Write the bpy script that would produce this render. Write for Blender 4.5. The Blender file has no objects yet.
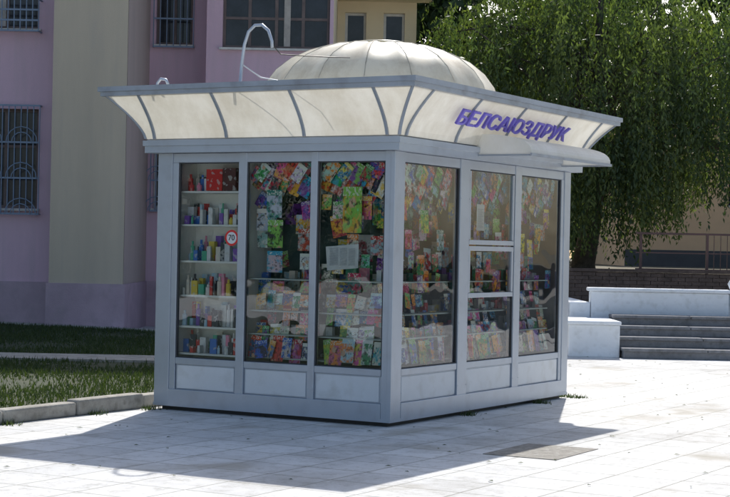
import bpy, math, random
import numpy as np
from mathutils import Vector, Matrix
random.seed(7); rng=np.random.default_rng(11)
sc=bpy.context.scene
D=bpy.data

# ---------------------------------------------------------------- materials
def newmat(name):
    m=D.materials.new(name); m.use_nodes=True
    nt=m.node_tree; nt.nodes.clear()
    out=nt.nodes.new('ShaderNodeOutputMaterial')
    return m,nt,out
def N(nt,t,**k):
    n=nt.nodes.new(t)
    for a,b in k.items(): setattr(n,a,b)
    return n
def ramp(nt,stops):
    r=nt.nodes.new('ShaderNodeValToRGB'); e=r.color_ramp.elements
    while len(e)>1: e.remove(e[0])
    e[0].position=stops[0][0]; e[0].color=stops[0][1]
    for p,c in stops[1:]:
        x=e.new(p); x.color=c
    return r
def c4(c): return (c[0],c[1],c[2],1)
def mixc(nt,fac,a,b,mode='MIX'):
    m=nt.nodes.new('ShaderNodeMix'); m.data_type='RGBA'; m.blend_type=mode
    for s,v in ((0,fac),(6,a),(7,b)):
        if isinstance(v,bpy.types.NodeSocket): nt.links.new(v,m.inputs[s])
        else: m.inputs[s].default_value=v if s==0 else c4(v)
    return m.outputs[2]
def surf(name,col,rough=.6,metal=0,var=.18,scale=3,bump=.1,bscale=40,dirt=None,dirtz=None,spec=.5,streak=False,bdist=.01):
    m,nt,out=newmat(name)
    p=N(nt,'ShaderNodeBsdfPrincipled'); p.inputs['Roughness'].default_value=rough; p.inputs['Metallic'].default_value=metal
    p.inputs['Specular IOR Level'].default_value=spec
    tc=N(nt,'ShaderNodeTexCoord')
    n1=N(nt,'ShaderNodeTexNoise'); n1.inputs['Scale'].default_value=scale; n1.inputs['Detail'].default_value=8; n1.inputs['Roughness'].default_value=.65
    src=tc.outputs['Object']
    if streak:
        mp=N(nt,'ShaderNodeMapping'); mp.inputs['Scale'].default_value=(3,3,.35); nt.links.new(src,mp.inputs[0]); src=mp.outputs[0]
    nt.links.new(src,n1.inputs['Vector'])
    r=ramp(nt,[(.3,c4([x*(1-var) for x in col])),(.7,c4([min(1,x*(1+var*.5)) for x in col]))])
    nt.links.new(n1.outputs[0],r.inputs[0]); colr=r.outputs[0]
    if dirt:
        n3=N(nt,'ShaderNodeTexNoise'); n3.inputs['Scale'].default_value=scale*2.7; n3.inputs['Detail'].default_value=10
        nt.links.new(src,n3.inputs['Vector'])
        r3=ramp(nt,[(.52,(0,0,0,1)),(.75,(.7,.7,.7,1))]); nt.links.new(n3.outputs[0],r3.inputs[0])
        colr=mixc(nt,r3.outputs[0],colr,dirt)
    nt.links.new(colr,p.inputs['Base Color'])
    if bump:
        n2=N(nt,'ShaderNodeTexNoise'); n2.inputs['Scale'].default_value=bscale; n2.inputs['Detail'].default_value=6
        nt.links.new(tc.outputs['Object'],n2.inputs['Vector'])
        b=N(nt,'ShaderNodeBump'); b.inputs['Strength'].default_value=bump; b.inputs['Distance'].default_value=bdist
        nt.links.new(n2.outputs[0],b.inputs['Height']); nt.links.new(b.outputs[0],p.inputs['Normal'])
    nt.links.new(p.outputs[0],out.inputs[0]); return m

M={}
M['frame']=surf('painted_aluminium',(.47,.52,.59),.32,.4,.07,2,.03,60,dirt=(.40,.43,.48))
M['panel']=surf('white_panel',(.70,.73,.76),.42,.1,.07,2,.03,50,dirt=(.52,.53,.52))
M['gasket']=surf('rubber_gasket',(.05,.055,.06),.7)
M['rim']=surf('roof_gutter',(.35,.39,.45),.4,.2,.2,2,.05,40,dirt=(.22,.23,.25))
M['rib']=surf('rib_metal',(.27,.31,.37),.45)
M['inner']=surf('inner_board',(.52,.58,.55),.8)
M['innerdark']=surf('inner_dark',(.07,.12,.11),.8)
M['shelf']=surf('white_shelf',(.88,.89,.86),.6,0,.04)
M['blue']=surf('blue_sign_letters',(.17,.13,.62),.4,0,.15)
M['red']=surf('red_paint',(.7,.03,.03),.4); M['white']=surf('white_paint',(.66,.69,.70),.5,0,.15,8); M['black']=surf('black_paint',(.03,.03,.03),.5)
M['pipe']=surf('galvanised_pipe',(.48,.55,.65),.35,.3)
M['pink']=surf('pink_render',(.66,.47,.56),.9,0,.10,.7,.35,60,dirt=(.56,.43,.49),streak=True)
M['pinkd']=surf('pink_plinth',(.50,.38,.44),.9,0,.2,1.2,.4,50,dirt=(.36,.30,.32))
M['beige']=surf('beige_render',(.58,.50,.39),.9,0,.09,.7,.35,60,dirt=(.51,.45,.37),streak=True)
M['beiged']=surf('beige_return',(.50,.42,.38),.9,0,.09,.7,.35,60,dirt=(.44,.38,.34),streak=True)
M['yellow']=surf('yellow_render',(.74,.62,.42),.9,0,.12,.7,.3,60)
M['peach']=surf('peach_render',(.95,.62,.36),.9,0,.10,.7,.3,60)
M['wframe']=surf('window_frame_paint',(.62,.61,.58),.6,0,.2,6)
M['dframe']=surf('dark_window_frame',(.16,.12,.11),.6,0,.3,6)
M['grille']=surf('blue_grille_paint',(.20,.27,.38),.5)
M['concrete']=surf('kerb_concrete',(.40,.38,.34),.95,0,.35,5,.7,45,dirt=(.17,.16,.13))
M['stone']=surf('step_stone',(.27,.27,.28),.95,0,.3,4,.6,40,dirt=(.14,.14,.13))
M['whitewash']=surf('whitewashed_wall',(.87,.90,.93),.9,0,.06,3,.5,30,dirt=(.66,.68,.68))
M['brick']=surf('dark_masonry',(.15,.105,.085),.9,0,.4,6,.6,30)
M['metal']=surf('railing_metal',(.16,.08,.07),.5)
M['roof']=surf('flat_roof_felt',(.12,.12,.12),.9)
M['bark']=surf('bark',(.09,.075,.06),.95,0,.5,9,.9,25,bdist=.03)
M['hatch']=surf('worn_patch',(.30,.28,.245),.9,0,.4,8,.6,50,dirt=(.45,.44,.41))
M['curtain']=surf('curtain_cloth',(.45,.42,.38),.9,0,.3,6)
M['roofdeck']=surf('painted_roof_deck',(.60,.59,.54),.7,0,.1,3)
M['seam']=surf('dirty_dome_seam',(.55,.49,.38),.8,0,.4,8)

def trans(name,col,dirt,scale=2.2,f=.4,lo=.35,hi=.75):
    m,nt,out=newmat(name)
    tc=N(nt,'ShaderNodeTexCoord')
    mp=N(nt,'ShaderNodeMapping'); mp.inputs['Scale'].default_value=(1,1,.5); nt.links.new(tc.outputs['Object'],mp.inputs[0])
    n=N(nt,'ShaderNodeTexNoise'); n.inputs['Scale'].default_value=scale; n.inputs['Detail'].default_value=10; n.inputs['Roughness'].default_value=.7
    nt.links.new(mp.outputs[0],n.inputs['Vector'])
    r=ramp(nt,[(lo,c4(col)),(hi,c4(dirt))]); nt.links.new(n.outputs[0],r.inputs[0])
    p=N(nt,'ShaderNodeBsdfPrincipled'); p.inputs['Roughness'].default_value=.4
    t=N(nt,'ShaderNodeBsdfTranslucent')
    nt.links.new(r.outputs[0],p.inputs['Base Color']); nt.links.new(r.outputs[0],t.inputs[0])
    mx=N(nt,'ShaderNodeMixShader'); mx.inputs[0].default_value=f
    nt.links.new(p.outputs[0],mx.inputs[1]); nt.links.new(t.outputs[0],mx.inputs[2]); nt.links.new(mx.outputs[0],out.inputs[0])
    return m
M['poly']=trans('cream_polycarbonate',(.85,.82,.73),(.64,.59,.48),2.6,.18,.38,.72)
M['canopy']=trans('canopy_polycarbonate',(.92,.92,.88),(.74,.72,.64),2.2,.5)
M['dome']=trans('cream_dome_plastic',(.93,.89,.76),(.60,.53,.40),4,.3,.42,.8)

# thin shop glass
m,nt,out=newmat('shop_glass'); M['glass']=m
fr=N(nt,'ShaderNodeFresnel'); fr.inputs[0].default_value=1.5
tb=N(nt,'ShaderNodeBsdfTransparent'); tb.inputs[0].default_value=(.94,.985,.97,1)
gb=N(nt,'ShaderNodeBsdfGlossy'); gb.inputs['Roughness'].default_value=.01; gb.inputs[0].default_value=(.95,.97,1,1)
tc=N(nt,'ShaderNodeTexCoord'); nn=N(nt,'ShaderNodeTexNoise'); nn.inputs['Scale'].default_value=1.5; nt.links.new(tc.outputs['Object'],nn.inputs['Vector'])
bp=N(nt,'ShaderNodeBump'); bp.inputs['Strength'].default_value=.18; bp.inputs['Distance'].default_value=.05; nt.links.new(nn.outputs[0],bp.inputs['Height']); nt.links.new(bp.outputs[0],gb.inputs['Normal'])
mm=N(nt,'ShaderNodeMath',operation='MULTIPLY_ADD'); mm.inputs[1].default_value=1.0; mm.inputs[2].default_value=.045; mm.use_clamp=True; nt.links.new(fr.outputs[0],mm.inputs[0])
mx=N(nt,'ShaderNodeMixShader'); nt.links.new(mm.outputs[0],mx.inputs[0]); nt.links.new(tb.outputs[0],mx.inputs[1]); nt.links.new(gb.outputs[0],mx.inputs[2]); nt.links.new(mx.outputs[0],out.inputs[0])
M['dglass']=surf('house_window_glass',(.03,.035,.045),.12,0,.6,2,0,spec=.35)

# printed covers
m,nt,out=newmat('printed_covers'); M['cover']=m
uv=N(nt,'ShaderNodeUVMap'); uv.uv_map='UVMap'
a1=N(nt,'ShaderNodeAttribute'); a1.attribute_name='Col'; a2=N(nt,'ShaderNodeAttribute'); a2.attribute_name='Col2'
sm=N(nt,'ShaderNodeVectorMath',operation='SCALE'); sm.inputs['Scale'].default_value=53; nt.links.new(a2.outputs['Color'],sm.inputs[0])
ad=N(nt,'ShaderNodeVectorMath',operation='MULTIPLY_ADD'); ad.inputs[1].default_value=(1.5,2.0,1); nt.links.new(uv.outputs[0],ad.inputs[0]); nt.links.new(sm.outputs[0],ad.inputs[2])
n=N(nt,'ShaderNodeTexNoise'); n.inputs['Scale'].default_value=1.5; n.inputs['Detail'].default_value=6; n.inputs['Roughness'].default_value=.65; nt.links.new(ad.outputs[0],n.inputs['Vector'])
r=ramp(nt,[(.43,(0,0,0,1)),(.54,(1,1,1,1))]); nt.links.new(n.outputs[0],r.inputs[0])
base=mixc(nt,r.outputs[0],a1.outputs['Color'],a2.outputs['Color'])
v=N(nt,'ShaderNodeTexVoronoi'); v.inputs['Scale'].default_value=.9; nt.links.new(ad.outputs[0],v.inputs['Vector'])
r2=ramp(nt,[(.20,(1,1,1,1)),(.26,(0,0,0,1))]); nt.links.new(v.outputs['Distance'],r2.inputs[0])
base=mixc(nt,r2.outputs[0],base,(.66,.40,.27))
# dark hair-like / photo detail
nk=N(nt,'ShaderNodeTexNoise'); nk.inputs['Scale'].default_value=3.4; nk.inputs['Detail'].default_value=5; nt.links.new(ad.outputs[0],nk.inputs['Vector'])
rk=ramp(nt,[(.36,(.06,.05,.06,1)),(.46,(1,1,1,1)),(.70,(1.0,1.0,1.0,1))]); nt.links.new(nk.outputs[0],rk.inputs[0])
base=mixc(nt,.85,base,rk.outputs[0],'MULTIPLY')
v2=N(nt,'ShaderNodeTexVoronoi'); v2.inputs['Scale'].default_value=2.6; v2.distance='CHEBYCHEV'; nt.links.new(ad.outputs[0],v2.inputs['Vector'])
r4=ramp(nt,[(.13,(.85,.85,.85,1)),(.16,(0,0,0,1))]); nt.links.new(v2.outputs['Distance'],r4.inputs[0])
base=mixc(nt,r4.outputs[0],base,mixc(nt,.4,v2.outputs['Color'],a1.outputs['Color']))
n2=N(nt,'ShaderNodeTexNoise'); n2.inputs['Scale'].default_value=5; n2.inputs['Detail'].default_value=1
ad2=N(nt,'ShaderNodeVectorMath',operation='MULTIPLY_ADD'); ad2.inputs[1].default_value=(2.2,2.6,1); nt.links.new(uv.outputs[0],ad2.inputs[0]); nt.links.new(sm.outputs[0],ad2.inputs[2]); nt.links.new(ad2.outputs[0],n2.inputs['Vector'])
r3=ramp(nt,[(.52,(0,0,0,1)),(.58,(.85,.85,.85,1))]); nt.links.new(n2.outputs[0],r3.inputs[0])
sp=N(nt,'ShaderNodeSeparateXYZ'); nt.links.new(uv.outputs[0],sp.inputs[0])
band=N(nt,'ShaderNodeMath',operation='GREATER_THAN'); band.inputs[1].default_value=.80; nt.links.new(sp.outputs[1],band.inputs[0])
title=mixc(nt,r3.outputs[0],a1.outputs['Color'],(.80,.80,.72))
base=mixc(nt,band.outputs[0],base,title)
p=N(nt,'ShaderNodeBsdfPrincipled'); p.inputs['Roughness'].default_value=.3; nt.links.new(base,p.inputs['Base Color']); nt.links.new(p.outputs[0],out.inputs[0])
m,nt,out=newmat('packaged_goods'); M['goods']=m
a1=N(nt,'ShaderNodeAttribute'); a1.attribute_name='Col'
tc=N(nt,'ShaderNodeTexCoord'); n=N(nt,'ShaderNodeTexNoise'); n.inputs['Scale'].default_value=22; n.inputs['Detail'].default_value=1; nt.links.new(tc.outputs['Object'],n.inputs['Vector'])
r=ramp(nt,[(.60,(0,0,0,1)),(.63,(.6,.6,.6,1))]); nt.links.new(n.outputs[0],r.inputs[0])
p=N(nt,'ShaderNodeBsdfPrincipled'); p.inputs['Roughness'].default_value=.4
nt.links.new(mixc(nt,r.outputs[0],a1.outputs['Color'],(.6,.6,.58)),p.inputs['Base Color']); nt.links.new(p.outputs[0],out.inputs[0])

def leafmat(name,dark,light,tr=.4,trc=1.3):
    m,nt,out=newmat(name)
    a=N(nt,'ShaderNodeAttribute'); a.attribute_name='Col'
    s=N(nt,'ShaderNodeSeparateColor'); nt.links.new(a.outputs['Color'],s.inputs[0])
    r=ramp(nt,[(0,c4(dark)),(1,c4(light))]); nt.links.new(s.outputs[0],r.inputs[0])
    d=N(nt,'ShaderNodeBsdfPrincipled'); d.inputs['Roughness'].default_value=.5; d.inputs['Specular IOR Level'].default_value=.35; nt.links.new(r.outputs[0],d.inputs['Base Color'])
    t=N(nt,'ShaderNodeBsdfTranslucent'); nt.links.new(mixc(nt,1.0,r.outputs[0],(trc,trc*1.1,.6),'MULTIPLY'),t.inputs[0])
    mx=N(nt,'ShaderNodeMixShader'); mx.inputs[0].default_value=tr
    nt.links.new(d.outputs[0],mx.inputs[1]); nt.links.new(t.outputs[0],mx.inputs[2]); nt.links.new(mx.outputs[0],out.inputs[0]); return m
M['leaf']=leafmat('willow_leaves',(.035,.065,.035),(.16,.20,.07),.38,1.5)
M['leaf2']=leafmat('far_leaves',(.03,.055,.028),(.07,.11,.045),.3)
M['blade']=leafmat('grass_blades',(.03,.055,.02),(.075,.10,.035),.3)

# paving
ANG=math.atan2(.867,.499)
m,nt,out=newmat('paving_slabs'); M['paving']=m
tc=N(nt,'ShaderNodeTexCoord'); mp=N(nt,'ShaderNodeMapping'); mp.inputs['Rotation'].default_value=(0,0,-ANG); nt.links.new(tc.outputs['Object'],mp.inputs[0])
nd=N(nt,'ShaderNodeTexNoise'); nd.inputs['Scale'].default_value=1.1; nd.inputs['Detail'].default_value=3; nt.links.new(mp.outputs[0],nd.inputs['Vector'])
wv=N(nt,'ShaderNodeVectorMath',operation='MULTIPLY_ADD'); wv.inputs[1].default_value=(.03,.03,0); nt.links.new(nd.outputs['Color'],wv.inputs[0]); nt.links.new(mp.outputs[0],wv.inputs[2])
br=N(nt,'ShaderNodeTexBrick'); br.offset=0; br.inputs['Scale'].default_value=1; br.inputs['Brick Width'].default_value=.5; br.inputs['Row Height'].default_value=.5
br.inputs['Mortar Size'].default_value=.009; br.inputs['Mortar Smooth'].default_value=.5; br.inputs['Bias'].default_value=0
br.inputs['Color1'].default_value=(.76,.76,.75,1); br.inputs['Color2'].default_value=(.65,.65,.64,1); br.inputs['Mortar'].default_value=(.38,.375,.34,1)
nt.links.new(wv.outputs[0],br.inputs['Vector'])
n1=N(nt,'ShaderNodeTexNoise'); n1.inputs['Scale'].default_value=.55; n1.inputs['Detail'].default_value=9; n1.inputs['Roughness'].default_value=.7; nt.links.new(mp.outputs[0],n1.inputs['Vector'])
r1=ramp(nt,[(.35,(.76,.75,.73,1)),(.5,(1,1,1,1)),(.75,(1.0,.98,.95,1))]); nt.links.new(n1.outputs[0],r1.inputs[0])
n2=N(nt,'ShaderNodeTexNoise'); n2.inputs['Scale'].default_value=7; n2.inputs['Detail'].default_value=9; n2.inputs['Roughness'].default_value=.8; nt.links.new(mp.outputs[0],n2.inputs['Vector'])
r2=ramp(nt,[(.36,(.74,.73,.70,1)),(.5,(1,1,1,1))]); nt.links.new(n2.outputs[0],r2.inputs[0])
cc=mixc(nt,1.0,br.outputs[0],r1.outputs[0],'MULTIPLY'); cc=mixc(nt,1.0,cc,r2.outputs[0],'MULTIPLY')
n3=N(nt,'ShaderNodeTexNoise'); n3.inputs['Scale'].default_value=.9; n3.inputs['Detail'].default_value=5
mp3=N(nt,'ShaderNodeMapping'); mp3.inputs['Location'].default_value=(13,7,0); nt.links.new(mp.outputs[0],mp3.inputs[0]); nt.links.new(mp3.outputs[0],n3.inputs['Vector'])
r3=ramp(nt,[(.58,(0,0,0,1)),(.70,(.75,.75,.75,1))]); nt.links.new(n3.outputs[0],r3.inputs[0])
cc=mixc(nt,r3.outputs[0],cc,(.42,.39,.33))
vs=N(nt,'ShaderNodeTexVoronoi'); vs.inputs['Scale'].default_value=3.2; nt.links.new(mp.outputs[0],vs.inputs['Vector'])
rs=ramp(nt,[(.03,(.6,.6,.6,1)),(.05,(0,0,0,1))]); nt.links.new(vs.outputs['Distance'],rs.inputs[0])
cc=mixc(nt,rs.outputs[0],cc,(.34,.32,.27))
p=N(nt,'ShaderNodeBsdfPrincipled'); p.inputs['Roughness'].default_value=.9; p.inputs['Specular IOR Level'].default_value=.3; nt.links.new(cc,p.inputs['Base Color'])
bb=N(nt,'ShaderNodeBump'); bb.inputs['Strength'].default_value=.5; bb.inputs['Distance'].default_value=.012
inv=N(nt,'ShaderNodeMath',operation='MULTIPLY_ADD'); inv.inputs[1].default_value=-1.0; nt.links.new(br.outputs['Fac'],inv.inputs[0]); nt.links.new(n2.outputs[0],inv.inputs[2])
nt.links.new(inv.outputs[0],bb.inputs['Height']); nt.links.new(bb.outputs[0],p.inputs['Normal']); nt.links.new(p.outputs[0],out.inputs[0])
M['soil']=surf('soil_ground',(.15,.13,.08),.95,0,.4,1.5,.6,20,dirt=(.22,.17,.11))
M['lawn']=surf('lawn_soil',(.045,.06,.028),.95,0,.4,2.5,.8,30,dirt=(.10,.09,.05))

# ---------------------------------------------------------------- mesh builder
class MB:
    def __init__(s,mats): s.v=[];s.f=[];s.m=[];s.c=[];s.c2=[];s.uv=[];s.mats=mats
    def face(s,pts,mi=0,col=(1,1,1),col2=(0,0,0),uvs=None):
        b=len(s.v); s.v+= [tuple(p) for p in pts]; s.f.append(tuple(range(b,b+len(pts)))); s.m.append(mi)
        for i in range(len(pts)):
            s.c.append((*col,1)); s.c2.append((*col2,1)); s.uv.append(uvs[i] if uvs else (0,0))
    def box(s,x0,x1,y0,y1,z0,z1,mi=0,col=(1,1,1),T=None):
        if x0>x1:x0,x1=x1,x0
        if y0>y1:y0,y1=y1,y0
        P=[(x0,y0,z0),(x1,y0,z0),(x1,y1,z0),(x0,y1,z0),(x0,y0,z1),(x1,y0,z1),(x1,y1,z1),(x0,y1,z1)]
        if T: P=[tuple(T@Vector(p)) for p in P]
        b=len(s.v); s.v+=P
        for q in ((0,3,2,1),(4,5,6,7),(0,1,5,4),(1,2,6,5),(2,3,7,6),(3,0,4,7)):
            s.f.append(tuple(b+i for i in q)); s.m.append(mi)
            for i in range(4): s.c.append((*col,1)); s.c2.append((0,0,0,1)); s.uv.append((0,0))
    def tube(s,pts,rad,n=10,mi=0,cap=True):
        pts=[Vector(p) for p in pts]
        if not hasattr(rad,'__len__'): rad=[rad]*len(pts)
        b=len(s.v); up=Vector((.13,.27,.95)).normalized()
        for i,p in enumerate(pts):
            t=(pts[min(i+1,len(pts)-1)]-pts[max(i-1,0)]).normalized()
            a=t.cross(up); 
            if a.length<.05: a=t.cross(Vector((1,0,0)))
            a.normalize(); c=t.cross(a)
            for k in range(n):
                th=2*math.pi*k/n; s.v.append(tuple(p+(a*math.cos(th)+c*math.sin(th))*rad[i]))
        for i in range(len(pts)-1):
            for k in range(n):
                q=(b+i*n+k,b+i*n+(k+1)%n,b+(i+1)*n+(k+1)%n,b+(i+1)*n+k)
                s.f.append(q); s.m.append(mi)
                for _ in range(4): s.c.append((1,1,1,1)); s.c2.append((0,0,0,1)); s.uv.append((0,0))
        if cap:
            for bb in (b,b+(len(pts)-1)*n):
                s.f.append(tuple(bb+k for k in range(n))); s.m.append(mi)
                for _ in range(n): s.c.append((1,1,1,1)); s.c2.append((0,0,0,1)); s.uv.append((0,0))
    def obj(s,name,parent=None,bevel=0,smooth=False,attrs=False):
        me=D.meshes.new(name); me.from_pydata(s.v,[],s.f)
        for k in s.mats: me.materials.append(M[k])
        me.polygons.foreach_set('material_index',s.m)
        if attrs:
            for nm,dat in (('Col',s.c),('Col2',s.c2)):
                a=me.color_attributes.new(nm,'FLOAT_COLOR','CORNER'); a.data.foreach_set('color',np.array(dat,dtype=np.float32).ravel())
            u=me.uv_layers.new(name='UVMap'); u.data.foreach_set('uv',np.array(s.uv,dtype=np.float32).ravel())
        if smooth: me.polygons.foreach_set('use_smooth',[True]*len(s.f))
        me.update()
        o=D.objects.new(name,me); sc.collection.objects.link(o)
        if parent: o.parent=parent
        if bevel:
            b=o.modifiers.new('bevel','BEVEL'); b.width=bevel; b.segments=2; b.limit_method='ANGLE'
        return o
def empty(name,loc=(0,0,0),rz=0):
    e=D.objects.new(name,None); e.location=loc; e.rotation_euler=(0,0,rz); sc.collection.objects.link(e); return e

# ================================================================ KIOSK
KX,KY=.25,15.1
kiosk=empty('newspaper_kiosk',(KX,KY,0),ANG)
LX,LY=4.0,2.62
def W(x,y,z=0):
    c,s_=math.cos(ANG),math.sin(ANG); return (KX+c*x-s_*y, KY+s_*x+c*y, z)
def fb(mb,face,a0,a1,d0,d1,z0,z1,mi=0,col=(1,1,1)):
    if face=='R': mb.box(a0,a1,d0,d1,z0,z1,mi,col)
    elif face=='L': mb.box(d0,d1,a0,a1,z0,z1,mi,col)
    elif face=='BX': mb.box(LX-d1,LX-d0,a0,a1,z0,z1,mi,col)
    elif face=='BY': mb.box(a0,a1,LY-d1,LY-d0,z0,z1,mi,col)
def fp(face,a,d,z): return (a,d,z) if face=='R' else (d,a,z)
Z0,ZP0,ZP1,ZG0,ZG1,ZT=.06,.21,.455,.515,2.39,2.48
panesL=[(.105,.81),(.88,1.59),(1.68,2.38)]
panesR=[(.22,1.33),(1.53,2.58),(2.73,3.77)]
fr=MB(['frame','panel','gasket'])
fr.box(0,.20,0,.095,Z0,ZT); fr.box(LX-.16,LX,0,.10,Z0,ZT); fr.box(0,.10,LY-.17,LY,Z0,ZT); fr.box(LX-.10,LX,LY-.1,LY,Z0,ZT)
fr.box(-.012,.03,-.012,.03,Z0+.002,ZT-.002)
for face,pn,end in (('L',panesL,LY-.17),('R',panesR,LX-.16)):
    s0=.095 if face=='L' else .20
    posts=[(pn[0][1],pn[1][0]),(pn[1][1],pn[2][0])]
    for a,b in posts: fb(fr,face,a,b,.004,.08,Z0+.13,ZT-.001)
    fb(fr,face,pn[2][1]+.003,end-.001,.008,.07,ZP0,ZG1)
    fb(fr,face,s0+.001,end-.001,-.004,.085,Z0,ZP0)
    fb(fr,face,s0+.001,end-.001,.012,.07,ZG1+.001,ZT-.002)
    for a,b in pn:
        fb(fr,face,a+.001,b-.001,.010,.07,ZP1,ZG0)
        fb(fr,face,a+.02,b-.02,.018,.05,ZP0+.012,ZP1-.012,1)
        fb(fr,face,a+.002,b-.002,.026,.055,ZP0+.001,ZP1-.001,0)
        g=.010
        fb(fr,face,a+.001,a+g,.018,.045,ZG0,ZG1,2); fb(fr,face,b-g,b-.001,.018,.045,ZG0,ZG1,2)
        fb(fr,face,a+g,b-g,.018,.045,ZG0,ZG0+g,2); fb(fr,face,a+g,b-g,.018,.045,ZG1-g,ZG1,2)
        for aa in (a-.012,b+.012):
            for z in (.30,.9,1.5,2.1): fb(fr,face,aa-.004,aa+.004,-.002,.004,z-.004,z+.004,0)
a,b=panesR[1]
for z in (1.14,1.60,1.66): fb(fr,'R',a+.013,b-.013,.008,.06,z,z+.045)
fb(fr,'R',a+.013,a+.05,.010,.058,1.19,1.60); fb(fr,'R',b-.05,b-.013,.010,.058,1.19,1.60)
fb(fr,'R',a+.013,a+.045,.010,.058,1.71,ZG1-.013); fb(fr,'R',b-.045,b-.013,.010,.058,1.71,ZG1-.013)
fb(fr,'BX',.101,LY-.101,.01,.06,Z0,ZT,1); fb(fr,'BY',.101,LX-.101,.01,.06,Z0,ZT,1)
fr.obj('frame',kiosk,bevel=.005)
ft=MB(['black','frame'])
ft.box(.06,LX-.06,.06,LY-.06,.0,.045); ft.box(-.005,LX+.005,-.005,LY+.005,.045,.075,1)  # inset black block paints the shadow gap under the kiosk
ft.obj('plinth_and_shadow_gap',kiosk)
gl=MB(['glass'])
for face,pn in (('L',panesL),('R',panesR)):
    for i,(a,b) in enumerate(pn):
        j=(.004,-.003,.003)[i]   # panes are never perfectly coplanar
        q=[fp(face,a+.01,.03,ZG0+.01),fp(face,b-.01,.03+j,ZG0+.01),fp(face,b-.01,.03+j,ZG1-.01),fp(face,a+.01,.03,ZG1-.01)]
        if face=='L': q=q[::-1]
        gl.face(q)
gl.obj('window_glass',kiosk)
it=MB(['inner','innerdark','shelf'])
it.box(.1,LX-.1,.1,LY-.1,.30,.33,0)
it.box(.09,LX-.09,.09,LY-.09,2.45,2.47,2)
it.box(.55,.57,.55,LY-.15,.33,2.44,1)
it.box(.62,LX-.3,.62,.64,.33,2.44,1)
it.box(.385,.389,1.66,2.44,.33,2.43,2)
it.box(.08,.54,1.645,1.66,.45,2.43,2); it.box(.08,.54,2.43,2.445,.45,2.43,2)
shz=[.56,.82,1.12,1.45,1.80,2.12]
for z in shz: it.box(.09,.384,1.662,2.428,z-.018,z,2)
for z in (.56,.78,1.0,1.30): 
    it.box(.12,.45,.12,1.63,z-.012,z,0)
    it.box(.47,3.7,.12,.45,z-.012,z,0)
it.obj('interior_fittings',kiosk)

PAL=[(.80,.05,.04),(.90,.45,.02),(.03,.16,.60),(.04,.40,.10),(.85,.85,.8),(.80,.10,.35),(.02,.40,.62),(.92,.75,.08),(.22,.06,.40),(.03,.03,.05),(.45,.68,.80),(.92,.30,.05),(.25,.55,.12),(.03,.12,.3),(.5,.03,.05),(.03,.25,.22),(.75,.70,.62),(.82,.82,.80),(.7,.75,.78)]
mg=MB(['cover'])
def mag(face,a,z,d,w,h,tilt=0,lean=0):
    c1=random.choice(PAL); c2=random.choice(PAL)
    c1=tuple(min(1,max(0,x+random.uniform(-.04,.04))) for x in c1)
    c2=tuple(min(1,max(0,x*random.uniform(.6,1)+random.uniform(0,.05))) for x in c2)
    ct,st=math.cos(tilt),math.sin(tilt); pts=[]
    for (p,q) in ((-.5,-.5),(.5,-.5),(.5,.5),(-.5,.5)):
        x=p*w;y=q*h
        X=x*ct-y*st; Y=x*st+y*ct
        if face=='L': X=-X
        pts.append(fp(face,a+X,d+lean*Y,z+Y))
    mg.face(pts,0,c1,c2,[(0,0),(1,0),(1,1),(0,1)])
def clampfill(face,a0,a1):
    for zi,(z,h) in enumerate(((.53,.23),(.72,.16),(.88,.15),(1.03,.15),(1.17,.13))):
        a=a0+.05
        while a<a1-.05:
            w=random.uniform(.06,.14)
            if random.random()<((.97,.85,.8,.7,.55)[zi]): mag(face,a+w/2,z+h*.5+random.uniform(-.02,.02),.10+.05*zi+random.uniform(0,.05),w,h*random.uniform(.7,1.1),random.choice([0,0,random.uniform(-.2,.2)]),.18)
            a+=w*random.uniform(.7,1.15)
    for z in (1.32,1.49,1.66,1.83,1.98):
        a=a0+.04+random.uniform(0,.08)
        while a<a1-.07:
            w=random.uniform(.09,.16); h=w*1.36
            pr=(.50 if z<1.6 else .62) if face=='L' else (.72 if z<1.6 else .85)
            if random.random()<pr: mag(face,a+w/2,z+random.uniform(-.05,.05),.08+random.uniform(0,.25),w,h,random.choice([0,0,random.uniform(-.25,.25)]),random.uniform(-.05,.1))
            a+=w*random.uniform(.85,1.2)
    a=a0+.05
    while a<a1-.04:
        for zz in (2.30,2.19,2.07):
            if zz<2.1 and random.random()<.35: continue
            w=random.uniform(.09,.14); mag(face,a+w/2,zz+random.uniform(-.03,.03),.075+random.uniform(0,.05)+(2.3-zz)*.3,w,w*1.5,(-.6 if face=='R' else -.55)+random.uniform(-.2,.2),.05)
        a+=random.uniform(.055,.09)
for a0,a1 in panesL[:2]: clampfill('L',a0,a1)
for a0,a1 in panesR: clampfill('R',a0,a1)
for face,a0,a1 in (('L',.6,1.62),('R',.65,3.7)):
    a=a0
    while a<a1:
        for z in (1.28,1.6,1.92,2.22):
            if random.random()<.6: mag(face,a,z+random.uniform(-.05,.05),.535,.18,.25,0)
        a+=.2
mag('L',.47,1.95,.07,.20,.42); mag('L',1.30,1.72,.07,.17,.26); mag('L',1.32,2.0,.075,.17,.26); mag('L',1.30,1.46,.07,.17,.2)
mg.obj('magazines',kiosk,attrs=True)
pn_=MB(['white','rim'])
pn_.face([(.075,.40,1.42),(.095,.74,1.39),(.07,.745,1.61),(.08,.40,1.64)])  # reflection of a white vehicle, put in as an off-white printed sheet
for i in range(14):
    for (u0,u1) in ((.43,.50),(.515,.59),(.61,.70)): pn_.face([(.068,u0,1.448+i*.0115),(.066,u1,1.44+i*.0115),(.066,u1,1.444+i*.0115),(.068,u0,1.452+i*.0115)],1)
pn_.face([(1.78,.05,1.80),(1.95,.05,1.80),(1.95,.05,2.06),(1.78,.05,2.06)])
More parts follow.
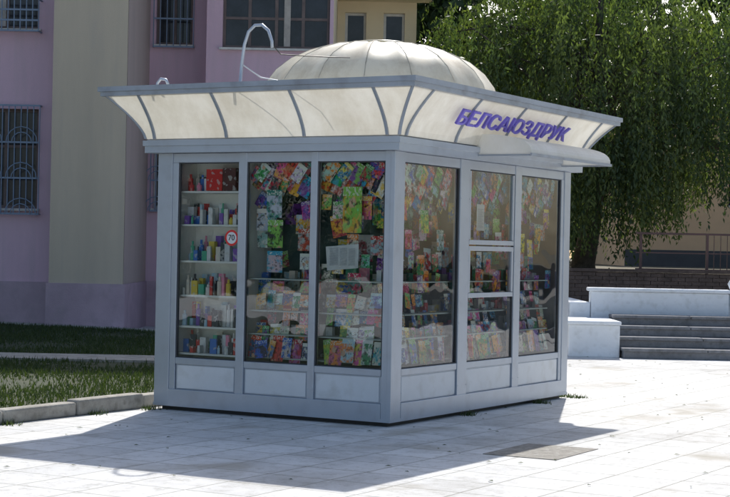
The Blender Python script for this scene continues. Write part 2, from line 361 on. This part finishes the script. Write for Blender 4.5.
for i in range(16): pn_.face([(1.80,.047,1.83+i*.012),(1.93-.02*(i%3),.047,1.83+i*.012),(1.93-.02*(i%3),.047,1.834+i*.012),(1.80,.047,1.834+i*.012)],1)
pn_.obj('notice_and_reflection_sheet',kiosk)
gd=MB(['goods'])
GP=[(.75,.75,.72),(.7,.72,.75),(.06,.2,.6),(.65,.06,.06),(.85,.3,.45),(.05,.06,.08),(.1,.45,.3),(.8,.6,.1),(.25,.12,.5),(.8,.8,.8),(.45,.65,.8),(.75,.68,.6)]
for si,z in enumerate(shz):
    for row,dd in enumerate((.12,.20,.29)):
        a=1.69
        while a<2.37:
            w=random.uniform(.02,.075); h=random.uniform(.05,.19 if si!=5 else .16)*(1+.15*row); dp=random.uniform(.02,.06)
            if random.random()<(.92 if row else .78) and not (si==5 and a<2.1 and row==0):
                if random.random()<.4:
                    pts=[(dd+dp/2,a+w/2,z),(dd+dp/2,a+w/2,z+h*.75),(dd+dp/2,a+w/2,z+h*.78),(dd+dp/2,a+w/2,z+h)]
                    b0=len(gd.c); gd.tube(pts,[min(w,.05)/2,min(w,.05)/2,min(w,.05)/4,min(w,.05)/4],8)
                    cc_=random.choice(GP)
                    for i in range(b0,len(gd.c)): gd.c[i]=(*cc_,1)
                else: gd.box(dd,dd+dp,a,a+w,z,z+h,0,random.choice(GP))
            a+=w+random.uniform(.002,.012)
gd.box(.10,.3,1.78,1.93,2.125,2.34,0,(.10,.03,.03)); gd.box(.10,.3,1.935,2.12,2.125,2.33,0,(.7,.03,.03))
for z in (.56,.78,1.0,1.30):
    for face,a0,a1 in (('L',.15,1.6),('R',.5,3.65)):
        a=a0
        while a<a1:
            w=random.uniform(.04,.12); h=random.uniform(.05,.14); d=random.uniform(.28,.38)
            if random.random()<.8: fb(gd,face,a,a+w,d,d+.05,z,z+h,0,random.choice(GP))
            a+=w+.02
gd.obj('shelf_goods',kiosk,attrs=True)
stk=MB(['red','white'])
def disc(mb,cy,cz,r,x,mi,n=32):
    mb.face([(x,cy-r*math.cos(2*math.pi*k/n),cz+r*math.sin(2*math.pi*k/n)) for k in range(n)],mi)
disc(stk,1.762,1.675,.076,.0265,0); disc(stk,1.762,1.675,.056,.0255,1); stk.obj('round_sticker',kiosk)
def text(body,name,mat,size,depth,M4,parent,width=None,off=0):
    cu=D.curves.new(name,'FONT'); cu.body=body; cu.size=size; cu.extrude=depth; cu.offset=off; cu.align_x='CENTER'; cu.align_y='CENTER'
    t=D.objects.new(name+'_c',cu); sc.collection.objects.link(t); bpy.context.view_layer.update()
    dg=bpy.context.evaluated_depsgraph_get(); me=D.meshes.new_from_object(t.evaluated_get(dg))
    D.objects.remove(t)
    if width:
        xs=[v.co.x for v in me.vertices]; f=width/(max(xs)-min(xs)); cx=(max(xs)+min(xs))/2
        for v in me.vertices: v.co.x=(v.co.x-cx)*f
    me.materials.clear(); me.materials.append(M[mat])
    o=D.objects.new(name,me); sc.collection.objects.link(o); o.parent=parent; o.matrix_local=M4; return o
def basis(X,Y,loc):
    X=Vector(X).normalized();Y=Vector(Y).normalized();Z=X.cross(Y)
    m=Matrix((X,Y,Z)).transposed().to_4x4(); m.translation=Vector(loc); return m
text('70','sticker_number','black',.075,.0005,basis((0,-1,0),(0,0,1),(.0245,1.762,1.675)),kiosk,.07,.001)
def loft(mb,prof,mi=0,close=False):
    rings=[[(-o,-o,z),(LX+o,-o,z),(LX+o,LY+o,z),(-o,LY+o,z)] for o,z in prof]
    for i in range(len(rings)-1):
        for k in range(4):
            a,b=rings[i],rings[i+1]
            mb.face([a[k],a[(k+1)%4],b[(k+1)%4],b[k]],mi)
    if close: mb.face(rings[-1],mi)
def oz(t): return (.085+.285*t**1.45, 2.615+.41*t)
rf=MB(['poly','frame','rim','roofdeck'])
loft(rf,[(-.05,2.482),(.095,2.482),(.095,2.545),(.11,2.548),(.11,2.60),(.08,2.603),(.06,2.62)],1)
loft(rf,[oz(i/8) for i in range(9)],0)
loft(rf,[(.345,3.03),(.345,3.012),(.405,3.012),(.405,3.05),(.425,3.054),(.425,3.10),(.35,3.104),(.345,3.06)],2)
loft(rf,[(.078,2.618),(0,2.66),(-.4,2.70)],3,True)
rf.obj('roof_fascia',kiosk)
rb=MB(['rib','frame'])
def rib(base,outdir):
    side=Vector((-outdir[1],outdir[0],0)).normalized()*.013
    o=Vector((outdir[0],outdir[1],0))
    for i in range(8):
        ps=[]
        for t in (i/8,(i+1)/8):
            oo,z=oz(t); q=Vector(base)+o*oo; q.z=z
            ps.append(q)
        nrm=o.normalized()
        a,b=ps
        f1=[a-side+nrm*.02,a+side+nrm*.02,b+side+nrm*.02,b-side+nrm*.02]
        rb.face(f1); rb.face([a-side-nrm*.004,a-side+nrm*.02,b-side+nrm*.02,b-side-nrm*.004]); rb.face([a+side-nrm*.004,b+side-nrm*.004,b+side+nrm*.02,a+side+nrm*.02])
for y in (.03,.90,1.76,2.60): rib((0,y,0),(-1,0)); rib((LX,y,0),(1,0))
for x in (.03,1.0,2.0,3.0,3.97): rib((x,0,0),(0,-1)); rib((x,LY,0),(0,1))
for (x,y,ox,oy) in ((0,0,-1,-1),(LX,0,1,-1),(0,LY,-1,1),(LX,LY,1,1)): rib((x,y,0),(ox,oy))
rb.obj('roof_ribs',kiosk)
G=16
dm=MB(['dome']); nseg=G*6; prof=[(1.24,-.42),(1.24,.0),(1.235,.05),(1.19,.17),(1.09,.305),(.94,.425),(.74,.52),(.52,.585),(.28,.615),(.10,.625),(.02,.627)]
cx,cy=2.0,1.31; rings=[]
for r_,z_ in prof:
    ring=[]
    for k in range(nseg):
        ph=(k%6)/6; sag=1-.026*math.sin(math.pi*ph)
        th=2*math.pi*k/nseg
        ring.append((cx+r_*sag*math.cos(th),cy+r_*sag*math.sin(th),3.10+z_-(.014*math.sin(math.pi*ph))*(r_>0.15)))
    rings.append(ring)
for ring in rings: dm.v+=ring
for i in range(len(rings)-1):
    for k in range(nseg):
        dm.f.append((i*nseg+k,i*nseg+(k+1)%nseg,(i+1)*nseg+(k+1)%nseg,(i+1)*nseg+k)); dm.m.append(0)
o=dm.obj('roof_dome',kiosk,smooth=True)
dr=MB(['seam','dome'])
for k in range(G):
    th=2*math.pi*k/G
    dr.tube([(cx+r_*.995*math.cos(th),cy+r_*.995*math.sin(th),3.098+z_) for r_,z_ in prof[1:-1]],.0075,6)
dr.tube([(cx+.26*math.cos(2*math.pi*k/32),cy+.26*math.sin(2*math.pi*k/32),3.716) for k in range(33)],.014,6,1)
dr.tube([(cx+1.25*math.cos(2*math.pi*k/48),cy+1.25*math.sin(2*math.pi*k/48),3.11) for k in range(49)],.022,8,1)
dr.obj('dome_seams',kiosk,smooth=True)
cn=MB(['canopy','rim']); prf=[]
for i in range(13):
    t=i/12*math.pi/2; prf.append((-.03-.62*math.sin(t)**.9, 2.53+.20*max(0,math.cos(t))**.7 if i<12 else 2.53))
v0,v1=1.50,3.52
for i in range(12):
    (y0,z0),(y1,z1)=prf[i],prf[i+1]
    cn.face([(v0,y0,z0),(v1,y0,z0),(v1,y1,z1),(v0,y1,z1)]); 
    for x in (v0,v1): cn.face([(x,y0,z0),(x,y1,z1),(x,y1,2.525),(x,y0,2.525)])
cn.box(v0-.01,v1+.01,-.662,-.645,2.515,2.54,1); cn.box(v0-.012,v0+.01,-.64,-.02,2.515,2.53,1); cn.box(v1-.01,v1+.012,-.64,-.02,2.515,2.53,1)
cn.obj('window_canopy',kiosk)
text('БЕЛСАЮЗДРУК','sign_letters','blue',.215,.012,basis((1,0,0),(0,-.54,.84),(1.98,-.262,2.825)),kiosk,2.5,.0015)
ms=MB(['pipe','black'])
ms.tube([(-.1,1.62,3.06),(-.1,1.60,3.3),(-.1,1.575,3.48),(-.1,1.53,3.60),(-.1,1.46,3.655),(-.1,1.38,3.655),(-.1,1.31,3.60),(-.1,1.27,3.50),(-.1,1.265,3.44)],.015,8)
ms.tube([(-.1,1.268,3.47),(-.05,1.2,3.38),(0,1.05,3.37),(.4,.9,3.39),(.7,.9,3.42)],.005,6,1)
ms.tube([(-.1,1.60,3.3),(0,1.45,3.18),(.3,1.3,3.15),(.8,1.2,3.2)],.006,6)
ms.tube([(-.2,2.50,3.07),(-.2,2.50,3.14),(-.2,2.46,3.18),(-.2,2.40,3.17),(-.2,2.37,3.12)],.014,8)
ms.obj('cable_mast',kiosk,smooth=True)

# ================================================================ GROUND
g=MB(['soil']); g.face([(-300,-200,0),(300,-200,0),(300,500,0),(-300,500,0)]); g.obj('ground')
pv=MB(['paving']); pv.face([(-45,-40,.004),(45,-40,.004),(45,40,.004),(-45,40,.004)]); pv.obj('pavement')
lw=MB(['lawn'])
lw.box(-14,10,2.9,30,.0,.10); lo=lw.obj('lawn'); lo.location=(KX,KY,.006); lo.rotation_euler=(0,0,ANG)
kb=MB(['concrete'])
x=-12
while x<10:
    j=random.uniform(-.02,.02); kb.box(x,x+.98,2.735+j,2.89+j,.0,.135+random.uniform(-.018,.012)); x+=1.0
kb.box(10.0,10.15,2.9,20,.0,.14)
k=kb.obj('kerb',bevel=.022); k.location=(KX,KY,.005); k.rotation_euler=(0,0,ANG)
fp_=MB(['concrete']); fp_.box(-14,-2.2,21.3,22.3,.09,.135); fp_.obj('lawn_strip')  # pale concrete strip crossing the lawn
def blades(name,n,sampler,hmin,hmax,w=.012):
    P=sampler(n); n=len(P); h=rng.uniform(hmin,hmax,n); th=rng.uniform(0,2*math.pi,n)
    d=np.stack([np.cos(th),np.sin(th),np.zeros(n)],1)*w
    lean=np.stack([rng.normal(0,.35,n)*h,rng.normal(0,.35,n)*h,h],1)
    V=np.stack([P-d,P+d,P+lean],1).reshape(-1,3)
    me=D.meshes.new(name); me.from_pydata(V.tolist(),[],np.arange(3*n).reshape(-1,3).tolist())
    a=me.color_attributes.new('Col','FLOAT_COLOR','CORNER'); c=np.repeat(rng.uniform(0,1,n),3); a.data.foreach_set('color',np.stack([c,c,c,np.ones(3*n)],1).astype(np.float32).ravel())
    me.materials.append(M['blade']); o=D.objects.new(name,me); sc.collection.objects.link(o); return o
def lawnS(n):
    x=rng.uniform(-4,10,n); y=rng.uniform(2.92,17,n)
    keep=(np.sin(x*1.7+y*.9)+np.sin(y*2.3-x*.6)+rng.normal(0,.8,n))>-1.0
    x=x[keep];y=y[keep]
    c,s_=math.cos(ANG),math.sin(ANG)
    P=np.stack([KX+c*x-s_*y,KY+s_*x+c*y,np.full(len(x),.10)],1)
    return P[((P[:,1]<21.3)|(P[:,1]>22.3))&(P[:,0]<-1.0)&(P[:,0]>-8.5)]
blades('grass',120000,lawnS,.03,.085,.009)
def tuftS(n):
    cs=[W(4.1,-.1),W(4.12,.1),W(3.2,-.05),W(-.06,2.6),W(-2,2.7),W(-3.3,2.7),W(-.8,2.7),W(1.5,-.04)]
    idx=rng.integers(0,len(cs),n); c=np.array(cs)[idx]; c=c+np.stack([rng.normal(0,.05,n),rng.normal(0,.05,n),np.zeros(n)],1); c[:,2]=.004; return c
blades('weeds',700,tuftS,.02,.06,.005)
ht=MB(['hatch']); ht.box(0,.9,0,.62,0,.004); h=ht.obj('pavement_patch'); h.location=(1.50,12.98,.005); h.rotation_euler=(0,0,ANG+.02)
fl=MB(['blade'])
for i in range(260):
    px=random.uniform(-3.5,6); py=random.uniform(11,26); s_=random.uniform(.008,.02); th=random.uniform(0,6.3)
    T=[(s_*1.6*math.cos(th+q)*(1 if j%2==0 else .5),s_*1.6*math.sin(th+q)*(1 if j%2==0 else .5)) for j,q in enumerate((0,1.57,3.14,4.71))]
    fl.face([(px+a,py+b,.012+.006*(j%2)) for j,(a,b) in enumerate(T)],0,(random.random(),)*3)
fl.obj('fallen_leaves',attrs=True)

# ================================================================ APARTMENT BUILDING
H=11.2
bld=empty('apartment_building')
def wall(mb,x0,x1,z0,z1,y,ops,mi,reveal=.18):
    xs=sorted(set([x0,x1]+[v for o in ops for v in o[:2]])); zs=sorted(set([z0,z1]+[v for o in ops for v in o[2:4]]))
    for i in range(len(xs)-1):
        for j in range(len(zs)-1):
            cxm=(xs[i]+xs[i+1])/2; cz=(zs[j]+zs[j+1])/2
            if any(o[0]<cxm<o[1] and o[2]<cz<o[3] for o in ops): continue
            mb.face([(xs[i],y,zs[j]),(xs[i+1],y,zs[j]),(xs[i+1],y,zs[j+1]),(xs[i],y,zs[j+1])],mi)
    for o in ops:
        a,b,c,d=o[:4]; r=y+reveal
        mb.face([(a,y,c),(a,r,c),(a,r,d),(a,y,d)],mi); mb.face([(b,y,c),(b,y,d),(b,r,d),(b,r,c)],mi)
        mb.face([(a,y,c),(b,y,c),(b,r,c),(a,r,c)],mi); mb.face([(a,y,d),(a,r,d),(b,r,d),(b,y,d)],mi)
opsA=[(-7.75,-5.95,2.2,4.0),(-7.75,-5.98,5.45,7.1),(-7.75,-5.95,8.6,10.2),(-11.5,-9.7,2.2,4.0),(-11.5,-9.7,5.45,7.1),(-11.5,-9.7,8.6,10.2)]
opsB=[(-4.16,-3.4,2.3,4.0),(-4.16,-3.45,5.5,7.1),(-4.16,-3.45,8.6,10.2)]
opsC=[(-2.78,-.75,5.35,7.1),(-2.78,-.75,8.5,10.2)]
opsD=[(-.52,-.07,5.95,6.62),(.3,.75,5.95,6.62)]
wl=MB(['pink','beige','pinkd','yellow','roof','beiged'])
wall(wl,-16,-5.6,0,H,30.6,opsA,0)
wl.box(-5.6,-4.28,30,33.4,0,H-.003,1)
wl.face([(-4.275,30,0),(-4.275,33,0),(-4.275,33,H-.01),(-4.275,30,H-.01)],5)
wall(wl,-4.28,-3.08,0,H,33.0,opsB,0)
wall(wl,-3.08,-.68,0,H,32.0,opsC,0)
wl.face([(-3.08,32,0),(-3.08,33,0),(-3.08,33,H),(-3.08,32,H)],0); wl.face([(-.68,32,0),(-.68,36,0),(-.68,36,H),(-.68,32,H)],3)
wall(wl,-.68,1.0,0,H,36,opsD,3)
wl.face([(1.0,36,0),(1.0,44,0),(1.0,44,H),(1.0,36,H)],3)
wl.box(-16,-5.605,30.55,30.60,0,.88,2); wl.box(-5.64,-4.24,29.95,30.0,0,.88,2); wl.box(-4.24,-3.1,32.95,33,0,.88,2); wl.box(-4.275,-4.24,30,32.95,0,.88,2)
wl.box(-16.2,-5.61,30.3,44,H,H+.12,4); wl.box(-5.61,-3.09,29.8,44,H,H+.12,4); wl.box(-3.09,-.5,31.8,44,H,H+.12,4); wl.box(-.5,1.2,35.8,44,H,H+.12,4)
wl.box(-.66,1.3,35.0,36.0,6.85,7.0,3)
wl.box(-3.10,-.66,31.94,32.0,4.25,4.42,1)
wl.obj('walls',bld)
wn=MB(['wframe','dglass','curtain','dframe'])
def window(a,b,c,d,y,nm=2,dark=False,curt=True,sub=None):
    fm=3 if dark else 0; yy=y+.12; t=.055
    wn.box(a,a+t,yy,yy+.05,c,d,fm); wn.box(b-t,b,yy,yy+.05,c,d,fm); wn.box(a+t,b-t,yy,yy+.05,c,c+t,fm); wn.box(a+t,b-t,yy,yy+.05,d-t,d,fm)
    for i in range(1,nm):
        x=a+(b-a)*i/nm; wn.box(x-.03,x+.03,yy-.004,yy+.05,c+t,d-t,fm)
    if sub: wn.box(a+t,b-t,yy+.002,yy+.048,c+sub,c+sub+.05,fm)
    wn.face([(a,yy+.025,c),(b,yy+.025,c),(b,yy+.025,d),(a,yy+.025,d)],1)
    wn.box(a-.05,b+.05,y-.09,y+.10,c-.045,c-.005,0)
for o in opsA: window(*o,30.6,3,True,True,sub=1.1)
for o in opsB: window(*o,33,2,o[2]>5)
for o in opsC: window(*o,32,4,True,sub=.55)
for o in opsD: window(*o,36,1)
wn.box(-1.62,-1.5,32.10,32.115,5.4,7.0,2); wn.box(-7.0,-6.6,30.70,30.71,5.5,7.0,2)
wn.obj('windows',bld)
gr=MB(['grille'])
def grille(a,b,c,d,y,step=.11,proj=.16,arch=True):
    yf=y-proj; r=.011
    n=int((b-a)/step)
    for i in range(n+1):
        x=a+(b-a)*i/n; gr.tube([(x,yf,c),(x,yf,d)],r,5)
    for z in (c,c+(d-c)*.33,c+(d-c)*.66,d): gr.box(a,b,yf-.012,yf+.012,z-.015,z+.015)
    for x in (a,b): 
        for z in (c,d): gr.box(x-.012,x+.012,yf,y+.02,z-.012,z+.012)
    if arch:
        k=3; wdt=(b-a)/k
        for i in range(k):
            for zc in (c+(d-c)*.33,c+(d-c)*.66,c):
                for rr in (.28,.18): gr.tube([(a+wdt*(i+.5)+rr*math.cos(t*math.pi/8),yf-.02,zc+rr*math.sin(t*math.pi/8)) for t in range(9)],.010,5)
grille(-7.8,-5.9,2.1,4.05,30.6); grille(-7.8,-5.93,5.38,5.95,30.6,.11,.3,False)
grille(-4.2,-3.36,2.25,4.05,33.0,.1,.12); grille(-4.2,-3.42,5.45,7.1,33.0,.12,.1,False); grille(-11.55,-9.65,2.1,4.05,30.6)
gr.obj('window_grilles',bld)

# ================================================================ STEPS, WALLS, TERRACE
st=empty('stone_steps')
s=MB(['stone'])
for i in range(4):
    s.box(3.98,11,25.80+i*.38,27.44,.005+i*.155+.0001*i,.005+(i+1)*.155-.006)
    x=3.96
    while x<11:
        w_=random.uniform(1.1,1.5); s.box(x,x+w_-.012,25.76+i*.38+random.uniform(-.008,.008),26.22+i*.38,.005+(i+1)*.155-.05,.005+(i+1)*.155+random.uniform(-.004,.004)); x+=w_
s.obj('treads',st,bevel=.012)
ww=MB(['whitewash'])
ww.box(3.15,3.94,25.95,27.4,.0,.50); ww.box(3.10,3.955,25.9,27.42,.50,.56)
ww.box(3.70,5.95,27.55,27.85,.0,.98); ww.box(3.66,6.0,27.51,27.89,.98,1.04)
ww.box(6.55,12,27.55,27.85,.0,.80); ww.box(6.3,6.55,27.5,27.9,0,.95)
ww.box(3.35,3.69,27.55,34,.0,.80)
o=ww.obj('whitewashed_wall',bevel=.02)
ball=MB(['whitewash']); ball.tube([(6.12,27.7,.60),(6.12,27.7,.98),(6.12,27.7,1.0),(6.12,27.7,1.05),(6.12,27.7,1.14),(6.12,27.7,1.22),(6.12,27.7,1.26)],[.16,.16,.08,.13,.17,.12,.03],16); ball.obj('stone_bollard',smooth=True)
tr=MB(['concrete','soil']); tr.box(3.70,30,27.9,32,.0,.62); tr.box(3.72,40,32.02,75,.0,1.2,1); tr.obj('terrace')
bw=MB(['brick'])
for i in range(8):
    for j in range(70):
        x=3.72+j*.26+(i%2)*.13; bw.box(x,x+.25,31.93+random.uniform(-.006,.006),32.01,.65+i*.075,.65+i*.075+.067)
bw.box(3.7,22,31.96,32.015,.60,1.25)
bw.box(3.65,22,31.9,32.2,1.255,1.31); bw.obj('stone_retaining_wall')
rl=MB(['metal'])
for i in range(9):
    x=5.4+i*1.3; rl.box(x-.025,x+.025,33.1,33.15,1.2,2.0)
rl.box(5.3,16,33.11,33.15,1.99,2.03); rl.box(5.3,16,33.115,33.145,1.62,1.645); rl.box(5.3,16,33.115,33.145,1.30,1.325)
for i in range(10,80): rl.box(5.4+i*.13,5.412+i*.13,33.12,33.14,1.32,1.99)
rl.obj('metal_railing')
yb=empty('yellow_building'); y=MB(['peach','wframe','dglass','roof'])
ops=[(12+i*3.2,13.3+i*3.2,3.2,4.8) for i in range(6)]
wall(y,8.6,34,1,6.2,56,ops,0); y.face([(8.6,56,1),(8.6,66,1),(8.6,66,6.2),(8.6,56,6.2)],0); y.box(8.3,34.3,55.7,66,6.2,6.4,3)
y.box(8.6,34,55.95,56,1.2,1.75,3)
for a,b,c,d in ops:
    y.face([(a,56.15,c),(b,56.15,c),(b,56.15,d),(a,56.15,d)],2); y.box((a+b)/2-.04,(a+b)/2+.04,56.08,56.14,c,d,1); y.box(a,b,56.08,56.14,c,c+.07,1); y.box(a,b,56.08,56.14,d-.07,d,1)
y.obj('facade',yb)

# ================================================================ TREES
def leafmesh(name,P,Dr,L,Wd,colv,mat):
    n=len(P); Dr=Dr/np.linalg.norm(Dr,axis=1,keepdims=True)
    R=rng.normal(size=(n,3)); S=np.cross(Dr,R); S/=np.linalg.norm(S,axis=1,keepdims=True)
    L=L[:,None];Wd=Wd[:,None]
    V=np.stack([P,P+Dr*L*.45+S*Wd,P+Dr*L,P+Dr*L*.45-S*Wd],1).reshape(-1,3)
    me=D.meshes.new(name); me.from_pydata(V.tolist(),[],np.arange(4*n).reshape(-1,4).tolist())
    a=me.color_attributes.new('Col','FLOAT_COLOR','CORNER'); c=np.repeat(colv,4); a.data.foreach_set('color',np.stack([c,c,c,np.ones(4*n)],1).astype(np.float32).ravel())
    me.materials.append(M[mat]); return me
def weeping(center,rad,base,nclump,per,seedv):
    r=np.random.default_rng(seedv)
    Ps=[];Ds=[];Cs=[];cl=[]
    skirt=22
    for i in range(nclump+skirt):
        d=r.normal(size=3); d/=np.linalg.norm(d); d[2]=abs(d[2])*1.25-.62
        cpos=np.array(center)+d*np.array(rad)*r.uniform(.6,1.0)
        sk_=i>=nclump
        if sk_: cpos=np.array([center[0]+r.uniform(-2.2,1.2),center[1]-r.uniform(1.4,2.6),r.uniform(3.0,4.0)])
        cl.append(cpos); shade=r.choice([.0,.08,.2,.45,.7])*r.uniform(.6,1.1); cs=r.uniform(.26,.46)
        for j in range(per):
            st_=cpos+r.normal(size=3)*np.array([cs,cs,.26])
            out_=st_-np.array(center); out_[2]=0; out_/=max(.2,np.linalg.norm(out_))
            Ln=r.uniform(.6,2.4); k=int(Ln/.055)
            t=np.linspace(0,1,k); 
            zfloor=base[2]+.15+r.uniform(0,.7)+max(0,st_[0]-center[0]-.3)*.62
            p=st_[None,:]+out_[None,:]*((.08 if sk_ else .40)*np.sqrt(t))[:,None]*r.uniform(.4,1.2)+np.array([0,0,-1])[None,:]*(Ln*t**1.3)[:,None]
            p+=r.normal(size=p.shape)*.03
            p=p[p[:,2]>zfloor]
            Ps.append(p); dd=r.normal(size=p.shape)*.5; dd[:,2]-=1.0; Ds.append(dd); Cs.append(np.clip(shade+r.uniform(0,.3,len(p)),0,1))
    P=np.concatenate(Ps);Dd=np.concatenate(Ds);C=np.concatenate(Cs)
    return P,Dd,C,cl
def make_tree(name,center,rad,base,nclump,per,seedv):
    P,Dd,C,cl=weeping(center,rad,base,nclump,per,seedv)
    e=empty(name)
    me=leafmesh('foliage',P,Dd,rng.uniform(.08,.15,len(P)),rng.uniform(.014,.027,len(P)),C,'leaf')
    o=D.objects.new('foliage',me); sc.collection.objects.link(o); o.parent=e
    t=MB(['bark']); b=Vector(base); top=Vector((center[0],center[1],center[2]+rad[2]*.5))
    pts=[b+(top-b)*f+Vector((.15*math.sin(f*5),.1*math.cos(f*4),0)) for f in (0,.04,.15,.3,.5,.7,.85,1)]
    t.tube(pts,[.36,.26,.22,.19,.15,.11,.07,.03],12)
    for c in cl[:nclump:3]:
        c=Vector(c); f=random.uniform(.25,.7); s0=b+(top-b)*f; mid=(s0+c)/2+Vector((0,0,.5))
        q=[s0,s0.lerp(mid,.5)+Vector((0,0,.15)),mid,mid.lerp(c,.5)+Vector((0,0,.1)),c]
        t.tube(q,[.07,.055,.04,.025,.012],6)
    t.obj('trunk_and_limbs',e,smooth=True)
    return e
e1=make_tree('weeping_tree',(5.1,36.2,5.5),(4.9,3.4,3.9),(4.7,36.6,1.15),155,24,3)
for i,(dx,dy,rz) in enumerate(((10.5,2.5,1.1),)):  # unseen copy added right of frame for the side glass to reflect
    e=empty('weeping_tree'); 
    for ch in list(e1.children):
        c=D.objects.new(ch.name,ch.data); sc.collection.objects.link(c); c.parent=e
    e.matrix_world=Matrix.Translation((5+dx,36.2+dy,0))@Matrix.Rotation(rz,4,'Z')@Matrix.Translation((-5,-36.2,0))
def mass(nm,n,x0,x1,y0,y1,zc,seedv):
    r=np.random.default_rng(seedv); Ps=[];Cs=[]
    for i in range(n):
        c=np.array([r.uniform(x0,x1),r.uniform(y0,y1),r.uniform(1.0,zc)]); m_=170
        d=r.normal(size=(m_,3)); d/=np.linalg.norm(d,axis=1,keepdims=True)
        Ps.append(c+d*np.array([1.7,1.7,1.3])*r.uniform(.5,1.05,(m_,1))); Cs.append(np.clip(r.uniform(0,.6)+r.uniform(0,.4,m_),0,1))
    P=np.concatenate(Ps); C=np.concatenate(Cs); n_=len(P)
    me=leafmesh(nm,P,rng.normal(size=(n_,3)),rng.uniform(.35,.65,n_),rng.uniform(.1,.2,n_),C,'leaf2')
    o=D.objects.new(nm,me); sc.collection.objects.link(o); return o
bt=mass('background_trees',310,-1,36,68,74,15.5,5)
b2=D.objects.new('background_trees',bt.data); sc.collection.objects.link(b2)
reflection_trees=D.objects.new('background_trees',bt.data); sc.collection.objects.link(reflection_trees)  # unseen trees added as a backdrop for the glass to reflect
reflection_trees.matrix_world=Matrix.Translation((-52,-6,-4))@Matrix.Rotation(math.radians(110),4,'Z')@Matrix.Translation((-18,-70,0))
b2.matrix_world=Matrix.Translation((48,24,0))@Matrix.Rotation(math.radians(80),4,'Z')@Matrix.Translation((-18,-70,0))

# ================================================================ LIGHT / SKY / CAMERA
el=math.radians(41.5); az=math.radians(8.2)
ts=Vector((math.sin(az)*math.cos(el),math.cos(az)*math.cos(el),math.sin(el)))
sl=D.lights.new('sun','SUN'); sl.energy=5.0; sl.angle=math.radians(.55); sl.color=(1,.965,.91)
so=D.objects.new('sun',sl); so.rotation_mode='QUATERNION'; so.rotation_quaternion=ts.to_track_quat('Z','Y'); so.location=(0,40,40); sc.collection.objects.link(so)
w=D.worlds.new('World'); sc.world=w; w.use_nodes=True; nt=w.node_tree; bg=nt.nodes['Background']
sk=nt.nodes.new('ShaderNodeTexSky'); sk.sky_type='NISHITA'; sk.sun_disc=False; sk.sun_elevation=el; sk.sun_rotation=az; sk.dust_density=2.2
nt.links.new(sk.outputs[0],bg.inputs[0]); bg.inputs[1].default_value=.15
cam=D.cameras.new('camera'); cam.sensor_width=36; cam.lens=83.4; cam.clip_end=1500; cam.clip_start=.1
co=D.objects.new('camera',cam); sc.collection.objects.link(co)
co.matrix_world=Matrix.Translation((0,0,1.6))@Matrix.Rotation(math.radians(90),4,'X')@Matrix.Rotation(math.radians(1.16),4,'Z')
sc.camera=co
sc.view_settings.view_transform='Standard'; sc.view_settings.look='None'; sc.view_settings.exposure=0
